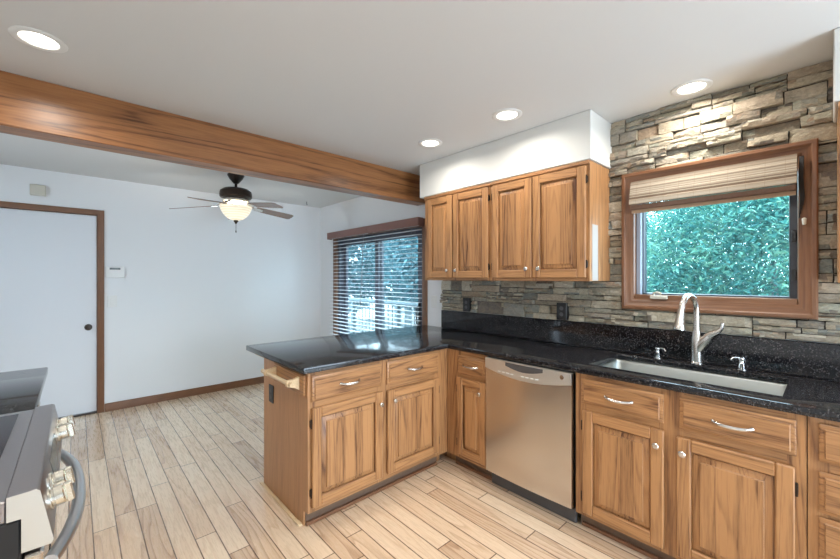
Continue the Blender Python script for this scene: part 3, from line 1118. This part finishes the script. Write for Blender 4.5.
# door: slightly bowed panel
b = B(); n = 16
pts = []
for k in range(n + 1):
    u = k / n
    pts.append((0.004 + u * (DW - .008), -.030 - .010 * math.sin(PI * u)))
b.prism(pts + [(DW - .004, -.0005), (0.004, -.0005)], 2, 0.112, 0.868)
b.done('door_panel', 'steel', t, ang=20)
# control fascia with curved lower edge, standing a little proud of the door
b = B(); bm = b.bm
def fasc(z_of, y_add, u0=0.0, u1=1.0, zt=0.871):
    cols = []
    N = 24
    for k in range(N + 1):
        u = u0 + (u1 - u0) * k / N
        x = 0.004 + u * (DW - .008); y = -.030 - .010 * math.sin(PI * u) - y_add
        cols.append([(x, y, zt), (x, y, z_of(u)), (x, y + y_add + .004, z_of(u) - .004), (x, y + y_add + .02, zt)])
    vv = [[bm.verts.new(c) for c in col] for col in cols]
    for a, c in zip(vv, vv[1:]):
        bm.faces.new([a[0], a[1], c[1], c[0]]); bm.faces.new([a[1], a[2], c[2], c[1]]); bm.faces.new([a[3], a[0], c[0], c[3]])
    bm.faces.new(vv[0]); bm.faces.new(vv[-1][::-1])
fasc(lambda u: 0.806 - 0.036 * math.sin(PI * u), .009)
bmesh.ops.recalc_face_normals(bm, faces=bm.faces)
fa = b.done('control_fascia', 'steel_l', t, ang=30)
b = B(); bm = b.bm
fasc(lambda u: 0.845 - 0.022 * math.sin(PI * (u - .28) / .44), .0097, .28, .72, 0.8665)
bmesh.ops.recalc_face_normals(bm, faces=bm.faces)
o = b.done('handle_recess', 'dark_steel', fa, ang=30); o['label'] = 'dark scooped handle pocket'
for k in range(8):
    u = .20 + .055 * k + (.07 if k > 3 else 0)
    x = 0.004 + u * (DW - .008); y = -.030 - .010 * math.sin(PI * u) - .009
    B().box(x - .010, x + .010, y - .003, y + .001, 0.800 - .006 * math.sin(PI * u), 0.807 - .006 * math.sin(PI * u), .001).done('button', 'white_p', fa)
u = .915; x = 0.004 + u * (DW - .008); y = -.030 - .010 * math.sin(PI * u) - .009
o = B().lathe([(0, .0022), (0.006, .0022), (0.0062, .0014), (0.0098, .0014), (0.010, .0024), (0.0125, .0024), (0.013, 0)], (x, y, 0.842), (0, -1, 0), 20).done('round_badge', 'chrome', fa)
B().box(0.006, DW - .006, 0.030, 0.05, 0.004, 0.092, .003).done('toe_plate', 'dark_steel', t)
B().box(0.0005, 0.0035, -.01, 0.02, 0.09, 0.87).done('side_gasket', 'black', t)

# ------------------------------------------------------------------ towel bar, outlets, floor strip on the peninsula end
t = thing('towel_bar', 'pale wooden towel bar on the end of the peninsula', 'towel bar', (-2.2, YE, 0.80))
B().box(-0.20, 0.225, -0.014, -.0005, -0.055, 0.060, .003).done('backing_board', 'oak_h', t)
for sx in (-0.165, 0.165):
    prof = [(-.0145, 0.045), (-.0145, -0.03), (-.045, -0.012), (-.088, 0.000), (-.092, 0.022), (-.080, 0.034), (-.05, 0.036)]
    B().prism(prof, 0, sx - .011, sx + .011, bev=.002).done('bracket', 'pale_wood', t)
B().tube([(-0.235, -.072, 0.014), (0.205, -.072, 0.014)], 0.0125, 14).done('bar', 'pale_wood', t)

t = thing('power_outlet', 'black power outlet on the end of the peninsula', 'outlet', (-2.472, YE, 0.646), 0, 'black outlets')
B().box(-0.036, 0.036, -.0065, -.0003, -.058, .058, .0025).done('cover_plate', 'black', t)
for dz in (-.02, .02):
    B().lathe([(0, .0015), (0.015, .0015), (0.0155, 0)], (0, -.0064, dz), (0, -1, 0), 16).done('socket', 'dark_steel', t)


def wall_outlet(x, label, plug):
    t = thing('power_outlet', label, 'outlet', (x, 2.645, 1.160), 0, 'black outlets')
    B().box(-0.038, 0.038, -.006, .046, -.062, .062, .0025).done('cover_plate', 'black', t)
    for dz in (-.022, .022):
        B().lathe([(0, .0015), (0.015, .0015), (0.0155, 0)], (0, -.0058, dz), (0, -1, 0), 16).done('socket', 'dark_steel', t)


wall_outlet(-2.248, 'black outlet on the stone nearer the patio door', False)
wall_outlet(-1.332, 'black outlet on the stone nearer the sink window', True)

o = B().box(-2.630, -2.045, 0.926, 0.947, 0, 0.010, .002).box(-2.070, -2.02, 0.926, 0.99, 0, 0.0098, .002).done('trim_1', 'pale_wood')
structure(o, 'bare pale wood strip on the floor along the peninsula end', 'floor strip')


def switch(name, label, loc, rz, grp=None):
    t = thing(name, label, 'light switch', loc, rz, grp)
    B().box(-.040, .040, -.006, -.0003, -.062, .062, .003).done('cover_plate', 'white_p', t)
    B().box(-.017, .017, -.010, -.0062, -.034, .034, .002).done('rocker', 'white_p', t)


switch('light_switch', 'white rocker switch between the patio door and stone', (-2.722, YN, 1.163), 0)
switch('light_switch', 'white rocker switch on the far wall beneath the thermostat', (XW, 0.283, 1.157), PI / 2)
t = thing('thermostat', 'white wall thermostat panel beside the slab door casing', 'thermostat', (XW, 0.305, 1.468), PI / 2)
B().box(-.078, .078, -.026, -.0003, -.060, .060, .004).done('housing', 'white_p', t)
B().box(-.045, .045, -.0275, -.0262, .026, .046, .0005).done('display', 'lcd', t)
t = thing('door_chime', 'beige door chime box high above the slab door', 'door chime', (XW, -0.27, 2.246), PI / 2)
B().box(-.054, .054, -.050, -.0003, -.050, .050, .004).done('housing', 'beige_p', t)
b = B()
for k in range(6):
    b.box(-.040, .040, -.0515, -.0502, -.03 + k * .011, -.025 + k * .011)
b.done('grille', 'beige_p', t)

# ------------------------------------------------------------------ recessed lights
def can_light(x, y, label, group='recessed ceiling lights', gain=1.0):
    t = thing('recessed_light', label, 'ceiling light', (x, y, ZC), 0, group)
    B().lathe([(0.062, 0.0005), (0.066, -.006), (0.085, -.007), (0.094, -.003), (0.094, -.0004)], seg=32).done('trim_ring', 'white_p', t)
    B().lathe([(0, -.0015), (0.0625, -.0015)], seg=32).done('lens', 'lens', t)
    L = bpy.data.lights.new('lamp', 'AREA')
    L.shape = 'DISK'; L.size = 0.12; L.energy = CAN_POWER * gain; L.color = CAN_COLOR; L.spread = CAN_SPREAD
    lo = bpy.data.objects.new('lamp', L)
    COL.objects.link(lo); lo.parent = t; lo.location = (0, 0, -.010)
    return t


can_light(-2.345, -0.12, 'recessed ceiling light next to the oak beam, above the range side')
can_light(-1.397, 2.045, 'recessed ceiling light in front of the soffit, middle of the row', gain=0.7)
can_light(-0.512, 2.50, 'recessed ceiling light just above the stone and sink window')
can_light(-2.09, 2.03, 'recessed ceiling light in front of the soffit beside the beam', gain=0.7)
can_light(-0.9, 0.0, 'added recessed ceiling light above the near end of the range')  # out of view, added to brighten the kitchen
can_light(0.9, 1.2, 'added recessed ceiling light over the kitchen behind the viewer', gain=0.5)  # extra lamp behind the camera, added for more light
can_light(-0.25, 1.05, 'added recessed ceiling light over the middle of the kitchen floor', gain=2.0)  # unseen lamp added to light the foreground floor

# ------------------------------------------------------------------ ceiling fan
t = thing('ceiling_fan', 'dark bronze ceiling fan with lit bowl over the nook', 'ceiling fan', (-4.058, 1.196, ZC), math.radians(47.581))
B().lathe([(0, -.0005), (0.078, -.0005), (0.080, -.012), (0.062, -.045), (0.030, -.085), (0.020, -.095), (0, -.096)], seg=24).done('canopy', 'bronze', t)
B().tube([(0, 0, -.09), (0, 0, -.16)], 0.013, 12).done('downrod', 'bronze', t)
B().lathe([(0, -.135), (0.06, -.138), (0.115, -.150), (0.145, -.172), (0.150, -.195), (0.150, -.228), (0.138, -.242), (0.0, -.244)], seg=32).done('motor_housing', 'bronze', t)
B().lathe([(0, -.245), (0.118, -.246), (0.125, -.256), (0.125, -.278), (0.10, -.295), (0.075, -.302), (0, -.303)], seg=32).done('switch_housing', 'nickel', t)
M['blade'] = oak('fan_blade_wood', 0, (0.30, 0.20, 0.15), (0.10, 0.06, 0.045), cath=0.4, rough=0.22)
for k, ph in enumerate((46, 118, 190, 262, 334)):
    a = math.radians(ph)
    rot = Matrix.Rotation(a, 4, 'Z') @ Matrix.Translation((0, 0, -.302)) @ Matrix.Rotation(math.radians(6), 4, 'Y') @ Matrix.Rotation(math.radians(-12), 4, 'X')
    b = B()
    outline = [(0.20, -.048), (0.40, -.062), (0.575, -.066), (0.600, -.050), (0.605, 0.0), (0.600, .050), (0.575, .066), (0.40, .062), (0.20, .048)]
    b.prism(outline, 2, -.003, .003)
    o = b.xf(rot).done('blade', 'blade', t)
    b = B().tube([(0.085, 0, 0.030), (0.15, 0, 0.016), (0.19, 0, -.006)], [0.012, 0.011, 0.010], 8, flat=(1.6, .5))
    b.prism([(0.17, -.02), (0.22, -.042), (0.27, -.02), (0.275, .02), (0.22, .042), (0.17, .02)], 2, -.0085, -.0035)
    b.xf(rot).done('blade_iron', 'nickel', o)
b = B().lathe([(0.138, -.320), (0.148, -.326), (0.148, -.338), (0.128, -.385), (0.098, -.425), (0.068, -.450), (0.03, -.462), (0.0, -.464)], seg=32)
b.done('light_bowl', 'bowl', t, ang=60)
L = bpy.data.lights.new('lamp', 'POINT')
L.energy = FAN_POWER; L.color = (1.0, 0.96, 0.90); L.shadow_soft_size = 0.03
lo = bpy.data.objects.new('lamp', L)
COL.objects.link(lo); lo.parent = t; lo.location = (0, 0, -.345)
B().lathe([(0, -.460), (0.020, -.464), (0.024, -.474), (0.012, -.488), (0.006, -.500), (0, -.502)], seg=14).done('finial', 'bronze', t)
B().tube([(0.0, 0, -.50), (0.0, 0, -.565)], 0.0022, 6).done('pull_chain', 'bronze', t)
B().lathe([(0, -.59), (0.006, -.585), (0.004, -.565), (0, -.562)], seg=10).done('chain_fob', 'bronze', t)

o = B().tube([(0, 0, 0), (0, 0, -.028), (0.008, 0, -.042), (0.018, 0, -.034), (0.018, 0, -.026)], 0.003, 6).lathe([(0, -.0003), (.010, -.0003), (.008, -.004), (0, -.005)], seg=12).done('ceiling_hook', 'bronze', loc=(-4.86, 2.345, ZC))
tag(o, 'tiny dark hook screwed into the nook ceiling', 'hook')

# ------------------------------------------------------------------ range and its counter
t = thing('range', 'stainless steel electric range with black glass cooktop', 'range', (0, 0, 0))
RX0, RX1 = -1.982, -1.203
B().box(RX0, RX1, -0.73, -0.090, 0.03, 0.872, .004).done('body', 'black', t)
B().box(RX0, RX1, -0.73, -0.112, 0.8725, 0.921, .003).done('cooktop_rim', 'range_steel', t)
cg = B().box(RX0 + .045, RX1 - .045, -0.69, -0.150, 0.9212, 0.9245, .001).done('cooktop_glass', 'cook_glass', t)
for (cx, cy, r) in ((-1.80, -0.285, .085), (-1.38, -0.285, .10), (-1.80, -0.54, .10), (-1.38, -0.54, .075)):
    B().lathe([(r, .0002), (r, .0008), (r + .003, .0008), (r + .003, .0002)], (cx, cy, 0.9245), seg=48).done('burner_ring', 'burner', cg)
# sloping control panel
prof = [(-0.1118, 0.921), (-0.1118, 0.928), (-0.066, 0.930), (-0.060, 0.926), (-0.038, 0.806), (-0.042, 0.798), (-0.0895, 0.798), (-0.0895, 0.874), (-.1118, 0.874)]
pn = B().prism(prof, 0, RX0, RX1, bev=0.0012).done('control_panel', 'range_steel', t)
B().prism(prof, 0, RX1, RX1 + .0015).done('end_cap', 'steel_l', pn)
nrm = Vector((0, 0.120, 0.022)).normalized()
def knob_at(x):
    c = Vector((x, -0.0485, 0.866)) 
    b = B().lathe([(0, 0.0), (0.027, 0.0), (0.027, 0.004), (0.021, 0.006), (0.021, 0.010), (0.024, 0.011), (0.0235, 0.026), (0.020, 0.029), (0, 0.030)], c, nrm, 24)
    q = Vector((0, 0, 1)).rotation_difference(nrm)
    t2 = B().box(-.0065, .0065, -.024, .024, 0.028, 0.044, .003)
    t2.xf(Matrix.Translation(c) @ q.to_matrix().to_4x4())
    k_ = b.done('control_knob', 'knob_steel', pn)
    t2.done('knob_grip', 'knob_steel', k_)
for x in (-1.90, -1.80, -1.385, -1.285):
    knob_at(x)
c = Vector((-1.595, -0.0495, 0.866)); q = Vector((0, 0, 1)).rotation_difference(nrm)
B().box(-.13, .13, -.030, .030, 0.0, 0.0015, .0005).xf(Matrix.Translation(c) @ q.to_matrix().to_4x4()).done('display', 'lcd', pn)
dr = B().box(RX0 + .003, RX1 - .003, -0.0895, -0.055, 0.22, 0.785, .005).done('oven_door', 'steel', t)
B().box(RX0 + .10, RX1 - .10, -0.0548, -0.052, 0.34, 0.66, .001).done('oven_window', 'cook_glass', dr)
pts, R = [], []
for k in range(21):
    u = k / 20; a = 2 * u - 1
    pts.append((-1.595 + a * 0.365, -0.045 + 0.052 * (1 - abs(a) ** 2.4), 0.742)); R.append(0.0155)
hb = B().tube(pts, R, 14)
hb.done('oven_handle', 'handle_steel', dr)
B().box(RX0 + .003, RX1 - .003, -0.0895, -0.056, 0.06, 0.212, .005).done('storage_drawer', 'steel', t)
for (xx, yy) in ((RX0 + .05, -.14), (RX1 - .05, -.14), (RX0 + .05, -.68), (RX1 - .05, -.68)):
    B().lathe([(0, 0), (.018, 0), (.018, .012), (.012, .03), (0, .03)], (xx, yy, 0), seg=12).done('foot', 'black', t)

t = thing('base_cabinet', 'oak base cabinet under the granite counter beyond the range', 'cabinet', (-1.99, -0.190, 0), PI, 'oak base cabinets')
base_body(t, 0.002, 0.90, 0.565)
face_frame(t, 0.90, ZK, ZT, [(0.002, 0.05), (0.40, 0.50), (0.85, 0.898)], [(ZT - .04, ZT), (0.665, 0.735), (ZK, ZK + .055)])
add_drawer(t, 0.035, 0.425, 0.712, 0.850); add_drawer(t, 0.475, 0.865, 0.712, 0.850)
add_door(t, 0.035, 0.425, 0.118, 0.680, (0.40, 0.607), 'a'); add_door(t, 0.475, 0.865, 0.118, 0.680, (0.50, 0.607), 'b')
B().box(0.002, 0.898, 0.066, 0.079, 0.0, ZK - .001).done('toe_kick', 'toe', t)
o = B().box(-2.914, -1.986, -0.7585, -0.115, 0.8785, 0.914, .005, seg=2).done('granite_worktop', 'granite')
tag(o, 'short black granite counter beside the range cooktop', 'worktop')

# ------------------------------------------------------------------ outside
o = B().box(-60, 40, 2.9, 90, -1.2, -1.1).done('ground', 'ground')
structure(o, 'pale sunlit yard beyond the deck', 'ground')
b = B()
y = 2.87
while y < 4.5:
    b.box(-8.6, -2.2, y, y + .135, -.10, -.06, .004); y += .142
for x in (-8.4, -5.4, -2.4):
    b.box(x - .07, x + .07, 3.0, 4.5, -1.1, -.102)
tag(b.done('wood_deck', 'deck'), 'weathered grey wood deck outside the patio door', 'deck')
t = thing('deck_railing', 'square lattice railing along the edge of the wood deck', 'railing', (0, 4.40, -.06))
for x in (-8.4, -6.9, -5.4, -3.9, -2.4):
    B().box(x - .045, x + .045, -.045, .045, 0, 0.98, .004).done('post', 'rail', t)
b = B().box(-8.45, -2.35, -.06, .06, 0.985, 1.02, .004).done('top_rail', 'rail', t)
B().box(-8.4, -2.4, -.02, .02, 0.08, 0.13, .003).done('bottom_rail', 'rail', t)
b = B()
x = -8.3
while x < -2.4:
    b.box(x - .012, x + .012, -.012, -.002, 0.13, 0.985); x += .125
z = .22
while z < .98:
    b.box(-8.4, -2.4, .0, .010, z - .012, z + .012); z += .125
b.done('lattice', 'rail', t)


def leaves(n, rad, length, width, rng, shell=0.35):
    vs, fs = [], []
    for i in range(n):
        while True:
            p = Vector((rng.uniform(-1, 1), rng.uniform(-1, 1), rng.uniform(-1, 1)))
            if shell < p.length < 1:
                break
        p = Vector((p.x * rad[0], p.y * rad[1], p.z * rad[2]))
        q = Euler((rng.uniform(-1.0, 1.0), rng.uniform(-.9, .9), rng.uniform(0, 2 * PI))).to_matrix()
        l = length * rng.uniform(.6, 1.3); w = width * rng.uniform(.7, 1.3)
        k = len(vs)
        for c in ((-l / 2, 0, 0), (-l * .1, -w / 2, .12 * w), (l / 2, 0, -.1 * l), (-l * .1, w / 2, .12 * w)):
            vs.append(p + q @ Vector(c))
        fs.append((k, k + 1, k + 2, k + 3))
    me = bpy.data.meshes.new('foliage')
    me.from_pydata([tuple(v) for v in vs], [], fs)
    return me


rng = random.Random(5)
shrub_me = leaves(48000, (1.15, 0.8, 1.45), .064, .019, rng)
shrub_me.materials.append(M['leaf'])
for i, (x, y, z, rz, lab) in enumerate(((-0.30, 4.6, 1.25, 0, 'leafy teal green shrub filling the sink window'),
                                        (-2.55, 5.6, 1.35, 0.3, 'leafy shrub behind the sink window, toward the patio door side'),
                                        (-1.0, 8.3, 1.9, 0.2, 'taller leafy shrub behind the one filling the sink window'))):
    t = thing('shrub', lab, 'shrub', (x, y, -1.1), rz, 'shrubs outside the sink window')
    B().tube([(0, 0, 0), (.03, .02, .8), (-.04, .02, z + 1.4)], [.07, .05, .02], 8).done('stem', 'trunk', t)
    f = bpy.data.objects.new('foliage', shrub_me); COL.objects.link(f); f.parent = t; f.location = (0, 0, z + 1.1); f['kind'] = 'stuff'
    if i == 2:
        f.scale = (1.5, 1.2, 1.4)

tree_me = leaves(11000, (2.7, 2.2, 2.6), .24, .10, rng, .25)
tree_me.materials.append(M['leaf_tree'])
for (x, y, h, rz, sc, lean, lab) in ((-7.0, 6.6, 2.0, 0, .72, .9, 'tree with a leaning trunk just beyond the deck lattice'),
                               (-11.6, 6.9, 1.9, 1, .75, .1, 'bluish green tree behind the deck seen through the corner blind'),
                               (-14.6, 12.6, 2.2, 2, 1.0, 0, 'broad tree far beyond the deck railing'),
                               (-9.1, 11.6, 2.0, 3, .72, 0, 'tall tree beyond the deck seen through the blind by the cabinets')):
    t = thing('tree', lab, 'tree', (x, y, -1.1), 0, 'trees beyond the deck')
    B().tube([(0, 0, 0), (.1 * lean, 0, 1.6), (.5 * lean, .1, 2.8), (1.3 * lean, .2, h + 1.6)], [.20, .17, .14, .08], 10).done('trunk', 'trunk', t)
    f = bpy.data.objects.new('foliage', tree_me); COL.objects.link(f); f.parent = t
    f.location = (.8 * lean, 0, h + 1.3); f.rotation_euler = (0, 0, rz * PI / 2); f.scale = (sc, sc, sc); f['kind'] = 'stuff'

t = thing('house', 'pale neighbouring house with a low gable beyond the deck', 'house', (-21.5, 12.5, -1.1), math.radians(25))
B().box(-2.5, 2.5, -2.0, 2.0, 0, 2.3).done('wall', 'house', t)
B().prism([(-2.3, 2.3), (0, 3.5), (2.3, 2.3)], 0, -2.8, 2.8).done('roof', 'roof', t)
for x in (-1.2, 1.2):
    B().box(x - .4, x + .4, -2.03, -2.001, 0.9, 1.9, .005).done('window', 'lcd', t)
